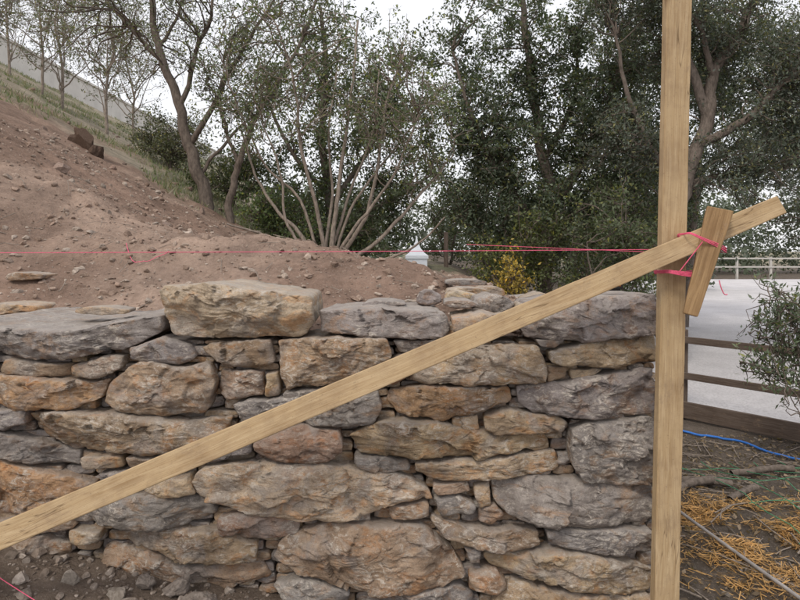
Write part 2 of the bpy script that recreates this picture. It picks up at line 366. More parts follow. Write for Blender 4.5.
# wall stones traced in image pixels: (colour, depth m, proud m, outline)
S_ = [
 (G_, .75, .03, [(-60,323),(0,327),(60,330),(125,323),(162,314),(161,332),(124,349),(60,361),(0,357),(-60,352)]),
 (L_, .50, .035, [(160,286),(215,283),(268,291),(311,298),(316,323),(302,337),(222,339),(172,336),(163,315)]),
 (G_, .45, .01, [(316,311),(380,309),(448,314),(452,330),(444,339),(380,338),(318,334)]),
 (T_, .3, .0, [(451,318),(482,314),(520,322),(516,334),(470,336),(453,331)]),
 (G_, .45, .02, [(520,324),(532,306),(600,297),(661,294),(662,333),(600,341),(548,341),(524,337)]),
 (B_, .3, 0, [(0,359),(35,363),(66,366),(67,378),(30,379),(0,373)]),
 (T_, .3, 0, [(68,366),(100,358),(122,357),(119,371),(92,380),(68,378)]),
 (G_, .3, 0, [(128,348),(160,338),(190,346),(195,358),(172,366),(132,359)]),
 (B_, .3, .01, [(197,348),(230,341),(268,342),(275,364),(252,371),(215,362)]),
 (T_, .35, .03, [(276,341),(330,337),(388,338),(393,355),(376,372),(330,385),(285,391),(278,370)]),
 (G_, .3, -.01, [(392,341),(440,341),(442,350),(400,354)]),
 (P_, .3, .0, [(380,376),(395,357),(408,354),(414,372),(400,385),(382,388)]),
 (T_, .35, .015, [(408,382),(425,356),(470,345),(540,347),(547,365),(546,384),(480,385),(412,384)]),
 (G_, .3, 0, [(535,339),(566,340),(556,348),(540,347)]),
 (T_, .35, .01, [(548,352),(590,341),(661,336),(662,361),(620,368),(560,366),(549,362)]),
 (B_, .25, -.01, [(548,367),(570,368),(568,380),(549,383)]),
 (L_, .25, -.01, [(572,371),(598,369),(606,371),(596,377),(573,381)]),
 (G_, .35, .02, [(518,387),(560,382),(620,372),(660,370),(661,414),(600,420),(537,416),(519,405)]),
 (O_, .3, .01, [(-20,376),(0,375),(60,381),(95,384),(106,379),(99,398),(70,410),(12,411),(-20,404)]),
 (B_, .35, .03, [(102,403),(114,379),(138,361),(172,366),(210,364),(215,385),(206,414),(165,418),(120,412)]),
 (B_, .3, .0, [(217,372),(262,372),(262,397),(226,401),(216,392)]),
 (T_, .3, -.01, [(264,375),(276,373),(279,393),(278,398),(264,398)]),
 (G_, .3, .015, [(230,404),(262,400),(300,397),(322,398),(290,416),(242,424)]),
 (G_, .3, .0, [(282,394),(330,388),(372,377),(378,390),(330,402),(284,402)]),
 (G_, .3, .015, [(280,424),(318,406),(378,392),(383,406),(374,424),(340,427)]),
 (O_, .3, .02, [(388,392),(420,387),(475,387),(511,390),(514,403),(482,412),(440,421),(396,415),(387,403)]),
 (T_, .25, 0, [(452,419),(479,415),(480,430),(453,431)]),
 (T_, .3, .01, [(483,416),(510,409),(560,418),(568,423),(566,434),(500,437),(484,430)]),
 (G_, .35, .03, [(569,428),(600,422),(655,419),(660,437),(660,485),(620,488),(585,485),(570,460)]),
 (G_, .3, 0, [(-20,412),(0,411),(22,406),(24,425),(0,432),(-20,432)]),
 (T_, .35, .03, [(24,414),(80,411),(130,414),(190,421),(232,418),(226,435),(190,449),(140,456),(80,453),(40,441)]),
 (G_, .3, 0, [(-20,434),(0,436),(32,442),(74,456),(74,470),(30,466),(-20,456)]),
 (T_, .25, 0, [(78,458),(120,458),(122,470),(82,471)]),
 (B_, .25, 0, [(124,458),(160,457),(196,451),(190,470),(150,476),(126,471)]),
 (G_, .3, 0, [(198,450),(232,435),(252,438),(252,452),(225,461),(192,467)]),
 (T_, .3, .02, [(188,478),(150,478),(140,488),(160,497),(196,495)]),
 (P_, .35, .02, [(255,437),(300,427),(340,429),(343,454),(320,465),(276,462),(254,451)]),
 (T_, .35, .02, [(349,436),(380,421),(440,420),(480,430),(550,437),(549,451),(480,457),(400,458),(358,455)]),
 (G_, .25, 0, [(353,457),(408,461),(411,471),(376,475),(356,467)]),
 (T_, .3, .01, [(413,462),(470,460),(560,455),(566,474),(540,479),(440,481),(415,473)]),
 (L_, .4, .045, [(189,482),(200,468),(250,463),(330,465),(400,476),(428,489),(434,499),(390,505),(360,520),(300,521),(240,512),(200,497)]),
 (B_, .25, 0, [(432,485),(470,484),(471,493),(436,496)]),
 (G_, .35, .015, [(493,483),(560,481),(656,489),(658,514),(651,528),(560,529),(506,515),(494,500)]),
 (G_, .25, 0, [(432,500),(460,498),(476,505),(474,514),(440,519)]),
 (T_, .25, 0, [(473,487),(490,484),(492,508),(480,512),(474,500)]),
 (B_, .25, 0, [(480,513),(498,506),(508,518),(492,529),(481,525)]),
 (B_, .25, 0, [(388,509),(428,504),(430,519),(390,522)]),
 (O_, .3, .01, [(-20,462),(30,470),(92,486),(84,505),(50,512),(0,522),(-20,522)]),
 (G_, .3, .0, [(94,475),(134,473),(140,480),(128,490),(98,488)]),
 (G_, .35, .02, [(80,517),(96,500),(150,494),(196,498),(212,503),(216,519),(182,530),(100,528)]),
 (P_, .3, .01, [(218,517),(260,512),(300,524),(296,540),(242,543),(219,536)]),
 (T_, .3, .01, [(110,534),(150,531),(214,532),(256,547),(254,566),(216,567),(168,561),(122,547)]),
 (B_, .4, .035, [(272,560),(279,541),(320,526),(420,526),(444,543),(462,562),(468,574),(440,588),(360,592),(300,577)]),
 (B_, .3, .01, [(430,521),(480,530),(540,531),(543,547),(502,555),(446,541)]),
 (G_, .3, .01, [(546,532),(600,530),(655,532),(656,557),(600,558),(552,547)]),
 (T_, .35, .02, [(484,557),(506,556),(556,551),(620,562),(658,574),(657,597),(610,600),(560,586),(490,570)]),
 (G_, .2, -.01, [(464,548),(482,553),(482,567),(470,566)]),
 (B_, .25, 0, [(470,576),(498,573),(510,588),(500,597),(470,596)]),
 (G_, .3, .02, [(385,592),(430,590),(464,590),(474,600),(470,618),(380,618)]),
 (T_, .3, .01, [(500,598),(514,583),(560,591),(606,602),(656,602),(658,625),(480,625)]),
 (T_, .25, 0, [(66,532),(100,533),(98,545),(70,547)]),
 (B_, .3, 0, [(-20,525),(30,520),(62,521),(72,530),(30,537),(-20,537)]),
 (B_, .3, 0, [(-20,540),(40,540),(66,550),(60,570),(-20,570)]),
 (G_, .25, 0, [(300,580),(350,594),(345,610),(290,606),(270,590)]),
 (B_, .3, .0, [(100,550),(165,564),(205,570),(255,570),(268,585),(200,600),(90,590)]),
]
for i, (c, dep, off, poly) in enumerate(S_):
    stone(E(poly), dep, off, c, O=(0, WY, 0), seed=100+i*13)

def rows(u0, u1, z0, z1, hr, wr, seed):
    rs = np.random.RandomState(seed); out = []
    z = z0; 
    while z < z1-.02:
        h = min(rs.uniform(*hr), z1-z); u = u0
        while u < u1:
            w = rs.uniform(*wr); w = min(w, u1-u+.03)
            if w > .02:
                j = lambda s: rs.uniform(-s, s)
                a = h*.14; g = .002
                out.append([(u+g, z+g+abs(j(a))), (u+w*.4, z+g+j(a*.3)), (u+w-g, z+g+abs(j(a))), (u+w-g+j(a), z+h*.5), (u+w-g-abs(j(a)), z+h-g-abs(j(a))), (u+w*.5, z+h-g+j(a*.3)), (u+g+abs(j(a)), z+h-g-abs(j(a))), (u+g+j(a), z+h*.5)])
            u += w
        z += h
    return out
cols = [C_TAN, C_GREY, C_BRN, C_GREY, C_PALE, C_OR]
# packing (hearting) stones seen in the joints, set back from the face
for i, p in enumerate(rows(-1.66, 1.02, -.1, 1.08, (.03, .055), (.05, .15), 5)):
    stone(p, .2, -.05-R.rand()*.035, cols[i % 4], O=(0, WY, 0), seed=3000+i, res=34)
# wall carries on to the left of the view, and returns along the end
for i, p in enumerate(rows(-3.8, -1.9 , .1, 1.12, (.08, .17), (.2, .5), 8)):
    stone(p, .35, R.uniform(-.01, .03), cols[R.randint(6)], O=(0, WY, 0), seed=5000+i, res=60)
for i, p in enumerate(rows(-1.9, -1.665, .1, 1.12, (.06, .12), (.12, .24), 8)):
    stone(p, .35, R.uniform(-.02, .0), cols[R.randint(6)], O=(0, WY, 0), seed=5500+i, res=50)
for i, p in enumerate(rows(2.68, 4.6, -.25, 1.12, (.08, .16), (.18, .42), 12)):
    stone(p, .32, R.uniform(-.03, .0), cols[R.randint(6)], O=(1.03, 0, 0), U=(0, 1, 0), N=(1, 0, 0), seed=6000+i, res=60)
# loose cap stones lying on top and behind the face
def cap(cx, cy, cz, w, h, dep, colr, seed, yaw=0):
    if cz is None: cz = float(height(cx, cy+dep*.4))-.015
    hw = w/2; rs = np.random.RandomState(seed)
    p = [(cx-hw, cz+h*.2), (cx-hw*.9, cz+h*.75), (cx-hw*.3, cz+h), (cx+hw*.5, cz+h*.93), (cx+hw, cz+h*.6), (cx+hw*.95, cz+.1*h), (cx+hw*.3, cz), (cx-hw*.6, cz)]
    p = [(a+rs.uniform(-.1, .1)*h, b+rs.uniform(-.1, .1)*h) for a, b in p]
    stone(p, dep, 0, colr, O=(0, cy, 0), seed=seed, res=70, yaw=yaw)
cap(-1.30, 2.50, 1.170, .25, .032, .12, C_PALE, 901, .1)
cap(-2.05, 3.0, None, .30, .06, .3, C_TAN, 902)
cap(-2.2, 3.35, None, .22, .05, .2, C_BRN, 912)
cap(.26, 2.44, 1.205, .15, .035, .2, C_GREY, 903)
cap(.13, 2.60, 1.20, .11, .07, .1, C_GREY, 904)
cap(.30, 2.80, 1.20, .16, .05, .15, C_PALE, 905, .2)
cap(.42, 2.58, 1.17, .20, .08, .22, C_GREY, 906, -.2)
cap(.60, 2.5, 1.15, .17, .085, .2, C_PALE, 907, .3)
cap(.36, 3.1, 1.20, .24, .05, .2, C_PALE, 908)
cap(.50, 3.2, 1.18, .2, .07, .2, C_TAN, 909)
cap(.40, 3.5, 1.24, .26, .03, .2, C_GREY, 910)
cap(.75, 2.80, 1.10, .26, .12, .25, C_TAN, 911)
cap(-.07, 2.52, 1.205, .20, .022, .2, C_GREY, 913)
cap(.86, 3.3, 1.1, .3, .09, .3, C_TAN, 914)
cap(.2, 2.36, 1.10, .12, .045, .15, C_TAN, 915)
cap(.47, 2.38, 1.135, .16, .045, .2, C_TAN, 916)
cap(.05, 2.75, 1.17, .14, .04, .1, C_TAN, 917)
build_mesh('dry_stone_wall', np.vstack(V), [np.vstack(Q), np.vstack(T)], [M_STONE],
           attrs={'scol': ('FLOAT_COLOR', np.vstack(SC)), 'soff': ('FLOAT_VECTOR', np.vstack(SO))})

# ------------------------------------------------------------------ rubble
import bmesh
def ico(sub):
    bm = bmesh.new(); bmesh.ops.create_icosphere(bm, subdivisions=sub, radius=1)
    v = np.array([q.co[:] for q in bm.verts]); f = np.array([[w.index for w in q.verts] for q in bm.faces]); bm.free(); return v, f
IV, IF = ico(2)
def scatter(name, pts, sizes, colrs, sink=.3, flat=.65, ivf=None):
    iv, if_ = ivf or (IV, IF)
    n = len(pts); m = len(iv)
    ang = R.rand(n)*6.28; 
    sc = np.stack([R.uniform(.7, 1.3, n), R.uniform(.6, 1.1, n), R.uniform(.45, .95, n)*flat/.65], 1)*sizes[:, None]
    v = iv[None]*np.ones((n, 1, 1))
    o = R.rand(n, 3)*50
    dd = fbm(v[..., 0]*1.3+o[:, None, 0], v[..., 1]*1.3+o[:, None, 1], v[..., 2]*1.3+o[:, None, 2], 4, 3)
    v = v*(1+.55*dd[..., None])
    for k in range(4):
        nrm = R.randn(n, 1, 3); nrm /= np.linalg.norm(nrm, axis=2, keepdims=True)
        ds = (v*nrm).sum(2, keepdims=True); v = v - np.maximum(ds-.55, 0)*nrm
    v = v*sc[:, None, :]
    t = R.uniform(-.5, .5, n); c, s = np.cos(t)[:, None], np.sin(t)[:, None]
    v = np.stack([v[..., 0], v[..., 1]*c-v[..., 2]*s, v[..., 1]*s+v[..., 2]*c], -1)
    c, s = np.cos(ang)[:, None], np.sin(ang)[:, None]
    v = np.stack([v[..., 0]*c-v[..., 1]*s, v[..., 0]*s+v[..., 1]*c, v[..., 2]], -1)
    z = height(pts[:, 0], pts[:, 1]) + sizes*sink*.5
    v = v+np.stack([pts[:, 0], pts[:, 1], z], 1)[:, None]
    f = if_[None]+(np.arange(n)*m)[:, None, None]
    cc = np.repeat(colrs, m, 0)
    return build_mesh(name, v.reshape(-1, 3), [f.reshape(-1, 3)], [M_PEB], smooth=False, attrs={'scol': ('FLOAT_COLOR', cc)})
def pcol(n, a, b, s=.25):
    f = R.rand(n, 1)**2; return (np.array(a)*(1-f)+np.array(b)*f)*R.uniform(1-s, 1+s, (n, 1))
n = 9000
px = R.uniform(-4.5, .7, n); py = 2.75+R.rand(n)**1.5*5
sz = .004+.030*R.rand(n)**8+.006*R.rand(n)
scatter('soil_clods', np.stack([px, py], 1), sz*(.75+py*.05), pcol(n, (.30, .22, .175), (.50, .43, .37)))
n = 4200
px = R.uniform(-3.0, .5, n); py = R.uniform(1.2, 2.36, n)
sz = .004+.026*R.rand(n)**7+.005*R.rand(n)
scatter('ground_rubble', np.stack([px, py], 1), sz, pcol(n, (.21, .168, .138), (.38, .33, .29)))
big = np.array([(-.74, 2.14), (-.86, 2.2), (-.60, 2.18), (-.35, 2.2), (-.2, 2.19), (-.98, 2.22), (-1.25, 2.2), (-.5, 2.15), (-.08, 2.2), (-1.05, 2.15), (.1, 2.2)])
scatter('loose_rocks', big, np.array([.085, .045, .04, .035, .03, .035, .04, .025, .03, .03, .03]), pcol(11, (.25, .215, .19), (.33, .29, .25)), sink=.9, ivf=ico(4))
n = 500
px = R.uniform(-12, -2, n); py = R.uniform(5, 16, n)
scatter('hillside_rocks', np.stack([px, py], 1), .012+.08*R.rand(n)**8, pcol(n, (.28, .20, .165), (.42, .36, .31)))
n = 2200
px = R.uniform(1.05, 4.5, n); py = R.uniform(1.6, 5.5, n)
scatter('ground_gravel', np.stack([px, py], 1), .005+.02*R.rand(n)**4, pcol(n, (.12, .10, .08), (.28, .25, .22)))

# ------------------------------------------------------------------ tubes
class Tubes:
    def __init__(s): s.v = []; s.q = []; s.n = 0
    def add(s, pts, rad, sides=6):
        pts = np.asarray(pts, float); n = len(pts); rad = np.broadcast_to(np.asarray(rad, float), (n,))
        t = np.gradient(pts, axis=0); t /= np.linalg.norm(t, axis=1, keepdims=True)+1e-9
        ref = np.array([0, 0, 1.]) if abs(t[:, 2]).mean() < .8 else np.array([1., 0, 0])
        a = np.cross(t, ref); a /= np.linalg.norm(a, axis=1, keepdims=True)+1e-9; b = np.cross(t, a)
        th = np.arange(sides)/sides*2*math.pi
        ring = pts[:, None]+rad[:, None, None]*(a[:, None]*np.cos(th)[None, :, None]+b[:, None]*np.sin(th)[None, :, None])
        j = np.arange(sides); j2 = (j+1) % sides
        i = np.arange(n-1)[:, None]*sides
        q = np.stack([i+j, i+j2, i+sides+j2, i+sides+j], -1).reshape(-1, 4)+s.n
        s.v.append(ring.reshape(-1, 3)); s.q.append(q); s.n += n*sides
def smooth_line(pts, k=6, jit=0, seed=0):
    pts = np.asarray(pts, float); n = len(pts)
    if n < 3:
        u = np.linspace(0, 1, k+1)[:, None]; out = pts[0]*(1-u)+pts[-1]*u
    else:
        P = np.vstack([2*pts[0]-pts[1], pts, 2*pts[-1]-pts[-2]]); out = []
        for i in range(1, n):
            p0, p1, p2, p3 = P[i-1:i+3]
            for u in np.linspace(0, 1, k, endpoint=False):
                out.append(.5*((2*p1)+(-p0+p2)*u+(2*p0-5*p1+4*p2-p3)*u*u+(-p0+3*p1-3*p2+p3)*u**3))
        out.append(pts[-1]); out = np.array(out)
    if jit:
        out[1:-1] += np.stack([fbm(np.arange(len(out))*.45+seed*9.1, seed, i*5., 77, 2) for i in range(3)], 1)[1:-1]*jit
    return out
def tube_obj(name, lines, mat, sides=6, parent=None):
    tb = Tubes()
    for p, r in lines: tb.add(p, r, sides)
    return build_mesh(name, np.vstack(tb.v), [np.vstack(tb.q)], [mat], parent=parent)

# ------------------------------------------------------------------ trees
def leaf_quads(cen, L, W, up=0.2):
    n = len(cen)
    a = R.randn(n, 3); a[:, 2] += up; a /= np.linalg.norm(a, axis=1, keepdims=True)
    b = np.cross(a, R.randn(n, 3)); b /= np.linalg.norm(b, axis=1, keepdims=True)+1e-9
    s = R.uniform(.6, 1.25, (n, 1)); a = a*L*s; b = b*W*s*.5
    c2 = np.cross(a, b); c2 /= np.linalg.norm(c2, axis=1, keepdims=True)+1e-9
    v = np.stack([cen, cen+a*.45+b, cen+a+c2*L*.12, cen+a*.45-b], 1)
    return v.reshape(-1, 3), np.arange(n*4).reshape(n, 4)
def tree(name, base, scale, origin, limbs, crowns, nclump, lpc, leaf=(.06, .028), twigs=6, tl=.35, bark=None, lc=(.075, .10, .045), thr=-.12, var=.3, dspread=.5, yel=.12, nofreq=.7, sig=.05, r_br=.014, ydrift=.6, jit=.045):
    """base (x,y) on the ground; limb and crown points are image pixels, or centimetres for young trees and bushes (scale units = 1 m) about origin"""
    bx, by = base; bz = float(height(bx, by))-.1
    def S(p): return np.array([bx+(p[0]-origin[0])/scale, by+(p[2] if len(p) > 2 else 0), bz+.1+(origin[1]-p[1])/scale])
    tb = Tubes(); nodes = []
    for li, (pts, r0, r1) in enumerate(limbs):
        dr = R.uniform(-ydrift, ydrift)
        n = len(pts); P = [S(p) for p in pts]
        for i in range(n): P[i][1] += dr*(i/(n-1)) if li else 0
        if li == 0: P[0][2] -= .2
        ln = smooth_line(P, 7, jit, li+R.rand()*50)
        rad = np.linspace(r0, r1, len(ln)); tb.add(ln, rad, 8)
        nodes.append(ln[len(ln)//4:])
    nodes = np.vstack(nodes)
    leaves = []; shade = []
    per = [c[2]*c[3] for c in crowns]; per = np.array(per)/sum(per)
    made = 0; tries = 0
    while made < nclump and tries < nclump*8:
        tries += 1
        cx, cy, rx, ry = crowns[R.choice(len(crowns), p=per)][:4]
        u = R.randn(3); u /= np.linalg.norm(u); u *= R.rand()**.45
        rd = max(rx, ry)/scale*dspread*1.6
        c = S((cx+u[0]*rx, cy+u[2]*ry)); c[1] += u[1]*rd
        if c[2] < float(height(c[0], c[1], False))+.1: continue
        if float(fbm(c[0]*nofreq, c[1]*nofreq, c[2]*nofreq, 55, 2)) < thr: continue
        made += 1
        dist = np.linalg.norm(nodes-c-np.array([0, 0, -.3]), axis=1); k = dist.argmin(); o = nodes[k]
        mid = (o+c)/2+R.randn(3)*.10*min(dist[k], 2)+np.array([0, 0, .08*dist[k]])
        br = smooth_line([o, mid, c], 5, .05, made)
        rb = r_br*min(1.8, .6+dist[k]*.5); tb.add(br, np.linspace(rb, .005, len(br)), 5)
        tone = R.uniform(.6, 1.4)
        for w in range(twigs):
            st = br[R.randint(len(br)//2, len(br))]
            d = R.randn(3); d[2] += .25; d /= np.linalg.norm(d); ll = tl*R.uniform(.5, 1.3)
            e = st+d*ll; m2 = (st+e)/2+R.randn(3)*.04
            tw = np.array([st, m2, e]); tb.add(tw, [.005, .0035, .002], 3)
            if lpc:
                tt = R.rand(lpc)**.7; tt = tt[:, None]
                pp = st*(1-tt)+e*tt+R.randn(lpc, 3)*sig
                leaves.append(pp); shade.append(np.full(lpc, tone))
    v = np.vstack(tb.v); q = np.vstack(tb.q); nb = len(v); mi = np.zeros(len(q), int)
    lcol = np.zeros((nb, 3))
    if leaves:
        C = np.vstack(leaves); sh = np.concatenate(shade)
        lv, lq = leaf_quads(C, *leaf)
        n = len(C)
        cl = np.array(lc)[None]*(sh*R.uniform(1-var, 1+var, n))[:, None]
        yl = (R.rand(n) < yel)[:, None]; cl = np.where(yl, cl*np.array([1.7, 1.4, .8]), cl)
        lcol = np.vstack([lcol, np.repeat(cl, 4, 0)])
        v = np.vstack([v, lv]); q = np.vstack([q, lq+nb]); mi = np.concatenate([mi, np.ones(len(lq), int)])
    return build_mesh(name, v, [q], [bark or M_BARK, M_LEAF], smooth=True, mat_index=mi, attrs={'lcol': ('FLOAT_COLOR', lcol)})

s9 = 578/9.
tree('olive_tree', (-2.92, 9.0), s9, (212, 222), [
    ([(212,226), (196,180), (186,150), (176,105), (158,60), (150,0), (146,-70)], .11, .035),
    ([(188,158), (212,125), (236,85), (262,50), (290,10)], .05, .015),
    ([(180,120), (196,70), (214,30), (222,-30)], .045, .015),
    ([(165,75), (135,45), (105,10), (80,-25)], .04, .012),
    ([(200,185), (222,150), (250,120), (270,110)], .03, .01),
    ([(158,60), (175,20), (180,-30)], .03, .01)],
    [(150,30,120,70), (250,40,80,60), (200,-30,140,50)], 150, 10, leaf=(.055, .02), twigs=6, lc=(.12, .14, .085), thr=-.2)
tree('olive_tree', (-2.5, 8.4), 578/8.4, (228, 228), [
    ([(228,232), (232,190), (245,150), (262,110), (295,60), (318,0)], .06, .02),
    ([(238,170), (222,120), (226,70)], .03, .01)], [(290,60,70,60), (240,100,50,50)], 60, 11, leaf=(.055, .022), lc=(.115, .135, .08))
s7 = 578/7.4
tree('multi_stem_shrub', (-.96, 7.4), s7, (325, 250), [
    ([(325,252), (335,200), (342,140), (352,70), (358,0)], .035, .012),
    ([(322,252), (300,215), (270,185), (248,150), (232,105)], .032, .01),
    ([(326,250), (318,190), (305,130), (300,70), (285,20)], .03, .01),
    ([(328,250), (362,205), (378,150), (385,90), (405,30)], .03, .01),
    ([(330,250), (372,225), (405,190), (432,160), (455,130)], .03, .01),
    ([(318,252), (290,238), (262,240), (238,248)], .03, .012),
    ([(322,250), (296,232), (270,215), (240,205)], .024, .01),
    ([(330,250), (350,215), (392,160), (418,100)], .026, .01),
    ([(324,250), (330,170), (325,100), (332,30)], .024, .008),
    ([(327,250), (345,180), (370,110), (378,40)], .024, .008),
    ([(320,252), (288,205), (280,150), (262,100)], .024, .008),
    ([(326,250), (310,222), (272,235), (248,250)], .022, .008),
    ([(330,248), (355,180), (398,120), (440,60)], .022, .008),
    ([(320,248), (300,180), (262,140), (225,60)], .022, .008),
    ([(332,252), (380,240), (415,225), (440,200)], .024, .008)],
    [(330,50,140,70), (260,100,60,60), (400,100,70,70)], 120, 10, leaf=(.055, .024), bark=M_BARKL, lc=(.11, .14, .075), r_br=.009, ydrift=.9, jit=.022)
s11 = 578/10.8
tree('holm_oak', (-1.25, 10.8), s11, (333, 250), [
    ([(333,252), (330,190), (322,130), (325,60), (320,0)], .10, .03),
    ([(330,200), (370,140), (400,80)], .06, .02), ([(330,190), (290,140), (265,80)], .05, .02),
    ([(333,230), (380,200), (430,170)], .04, .02), ([(330,220), (290,200), (250,190)], .04, .02)],
    [(350,80,100,90), (290,180,60,50), (390,160,60,70), (345,210,80,35)], 200, 23, leaf=(.075, .035), lc=(.085, .108, .062), tl=.42, thr=-.18)
tree('holm_oak', (2.7, 10.6), 578/10.6, (547, 320), [
    ([(547,322), (545,240), (552,190), (540,130), (530,60), (520,-20)], .15, .05),
    ([(550,200), (590,140), (615,70), (630,0)], .09, .03), ([(548,230), (500,170), (470,110), (450,50)], .08, .02),
    ([(545,150), (575,90), (580,20)], .06, .02), ([(550,220), (600,200), (650,180)], .05, .02), ([(547,240), (500,225), (462,215)], .04, .02)],
    [(530,60,110,110), (600,120,90,110), (480,150,50,80), (560,200,120,50)], 420, 27, leaf=(.075, .035), lc=(.085, .108, .072), tl=.42, thr=-.16)
tree('olive_tree', (4.25, 8.8), 578/8.8, (680, 365), [
    ([(680,367), (672,290), (676,220), (690,170), (708,120), (716,70), (745,20), (770,-40)], .17, .05),
    ([(700,140), (740,120), (775,80), (820,60)], .07, .02), ([(708,115), (690,60), (680,0), (665,-50)], .08, .03),
    ([(682,190), (650,150), (625,100), (610,40)], .07, .02), ([(716,80), (690,30), (640,0)], .05, .02), ([(690,180), (745,170), (800,165)], .05, .02)],
    [(700,30,110,80), (640,120,55,70), (770,90,70,90), (760,170,60,50), (640,10,80,60)], 340, 24, leaf=(.06, .024), lc=(.11, .13, .105), tl=.38, thr=-.10)
tree('holm_oak', (6.3, 13), 578/13., (680, 327), [
    ([(680,330), (690,240), (700,150), (710,60)], .16, .06), ([(695,200), (640,120), (610,60)], .08, .03), ([(700,170), (760,120), (800,60)], .08, .03)],
    [(640,170,70,80), (740,120,80,90), (680,60,110,80), (640,225,55,40)], 270, 24, leaf=(.09, .042), lc=(.088, .108, .078), tl=.5, thr=-.2)
tree('olive_tree', (7.6, 9.6), 578/9.6, (857, 355), [
    ([(857,358), (850,260), (840,180), (835,100), (800,30)], .13, .05), ([(845,200), (800,150), (770,100)], .06, .02)],
    [(830,90,80,120), (800,180,50,60)], 170, 22, leaf=(.06, .024), lc=(.105, .125, .095), tl=.38)
# hillside scrub and small trees
for k, (bx, by, h) in enumerate([(-8.2, 14, 3.2), (-9.6, 15.5, 3.8), (-6.6, 13, 3.0), (-11.5, 17, 4.0), (-7.6, 16.5, 3.6), (-9.0, 12.5, 2.6)]):
    m = 100
    lim = [([(0, 0), (R.uniform(-8, 8), -h*.35*m), (R.uniform(-25, 25), -h*.7*m), (R.uniform(-40, 40), -h*m)], .04, .01)]
    for q in range(9):
        z0 = R.uniform(.1, .5)*h*m; dx = R.uniform(-1.3, 1.3)*m
        lim.append(([(0, -z0), (dx*.4, -z0-.45*m), (dx, -z0-R.uniform(.9, 1.9)*m)], .02, .005))
    tree('young_tree', (bx, by), m, (0, 0), lim, [(0, -h*.7*m, 1.4*m, .45*h*m)], 70, 5, leaf=(.07, .03), bark=M_BARKL, lc=(.14, .15, .10), thr=-.9, r_br=.009)
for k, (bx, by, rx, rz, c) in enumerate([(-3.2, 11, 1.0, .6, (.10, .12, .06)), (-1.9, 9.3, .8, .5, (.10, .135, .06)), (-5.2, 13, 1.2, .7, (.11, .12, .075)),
      (2.3, 9.5, .7, .9, (.10, .12, .05)), (3.0, 8.2, .9, 1.0, (.09, .112, .06)), (3.4, 9.2, .8, 1.1, (.09, .112, .06)), (1.62, 8.6, .26, .32, (.42, .31, .07)), (2.1, 11.5, .6, .7, (.13, .15, .06)), (-.9, 10.0, .8, .5, (.085, .11, .055)), (1.2, 14, .9, 1.6, (.07, .09, .05)),  # small yellow bush: sunlight on its leaves is put into the leaf colour
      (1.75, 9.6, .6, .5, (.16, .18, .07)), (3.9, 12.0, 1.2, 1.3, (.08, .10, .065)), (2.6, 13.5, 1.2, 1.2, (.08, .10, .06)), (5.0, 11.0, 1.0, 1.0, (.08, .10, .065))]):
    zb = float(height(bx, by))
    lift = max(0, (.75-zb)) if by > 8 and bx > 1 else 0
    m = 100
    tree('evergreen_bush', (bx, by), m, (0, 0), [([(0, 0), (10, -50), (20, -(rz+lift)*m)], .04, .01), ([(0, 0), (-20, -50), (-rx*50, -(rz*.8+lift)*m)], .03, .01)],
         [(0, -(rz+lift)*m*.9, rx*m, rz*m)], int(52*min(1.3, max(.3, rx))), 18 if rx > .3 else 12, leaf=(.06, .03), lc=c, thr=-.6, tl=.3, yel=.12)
# near shrub at the arena fence
tree('olive_sapling', (3.55, 4.45), 128, (856, 478), [
    ([(856,480), (845,420), (825,370), (800,330), (775,300)], .02, .005), ([(850,430), (812,400), (780,385), (748,380)], .012, .004),
    ([(840,400), (800,360), (765,345), (745,340)], .012, .004), ([(850,420), (840,350), (815,290)], .014, .004), ([(850,440), (810,420), (770,415)], .012, .004)],
    [(785,320,45,35), (782,375,45,40), (830,340,40,70)], 60, 13, leaf=(.05, .016), twigs=4, tl=.22, lc=(.13, .165, .105), thr=-.9, dspread=.3, sig=.015, r_br=.005, ydrift=.2)

# distant tree mass
def tree_mass(name, centres, nleaf, L, W, lc):
    P = []; C = []
    for (x, y, z, rx, ry, rz) in centres:
        m = int(nleaf*(rx*rz)/9)
        u = R.randn(m, 3); u /= np.linalg.norm(u, axis=1, keepdims=True); u *= R.uniform(.35, 1.05, (m, 1))
        p = np.array([x, y, z])+u*np.array([rx, ry, rz])
        p += np.stack([fbm(p[:, 0]*.6, p[:, 1]*.6, p[:, 2]*.6, 60+i, 3) for i in range(3)], 1)*1.3
        keep = (fbm(p[:, 0]*.9, p[:, 1]*.9, p[:, 2]*.9, 71, 3) > -.2)
        p = p[keep]; P.append(p); C.append(np.array(lc)*R.uniform(.75, 1.25)*R.uniform(.7, 1.3, (len(p), 1)))
    P = np.vstack(P); C = np.vstack(C); v, q = leaf_quads(P, L, W)
    return build_mesh(name, v, [q], [M_LEAF], attrs={'lcol': ('FLOAT_COLOR', np.repeat(C, 4, 0))})
cs = []
for x in np.arange(-26, 60, 2.8):
    y = 42+R.uniform(-3, 6); zt = R.uniform(4.5, 7.5)
    cs.append((x, y, zt*.42, 3.2, 2.5, zt*.62))
for x in np.arange(-4, 14, 2.4):
    if 0 < x < 2: continue
    cs.append((x, 21+R.uniform(-2, 3)+x*.3, 1.6, 2.0, 1.6, 2.0))
tree_mass('distant_trees', cs, 2500, .28, .16, (.11, .13, .10))

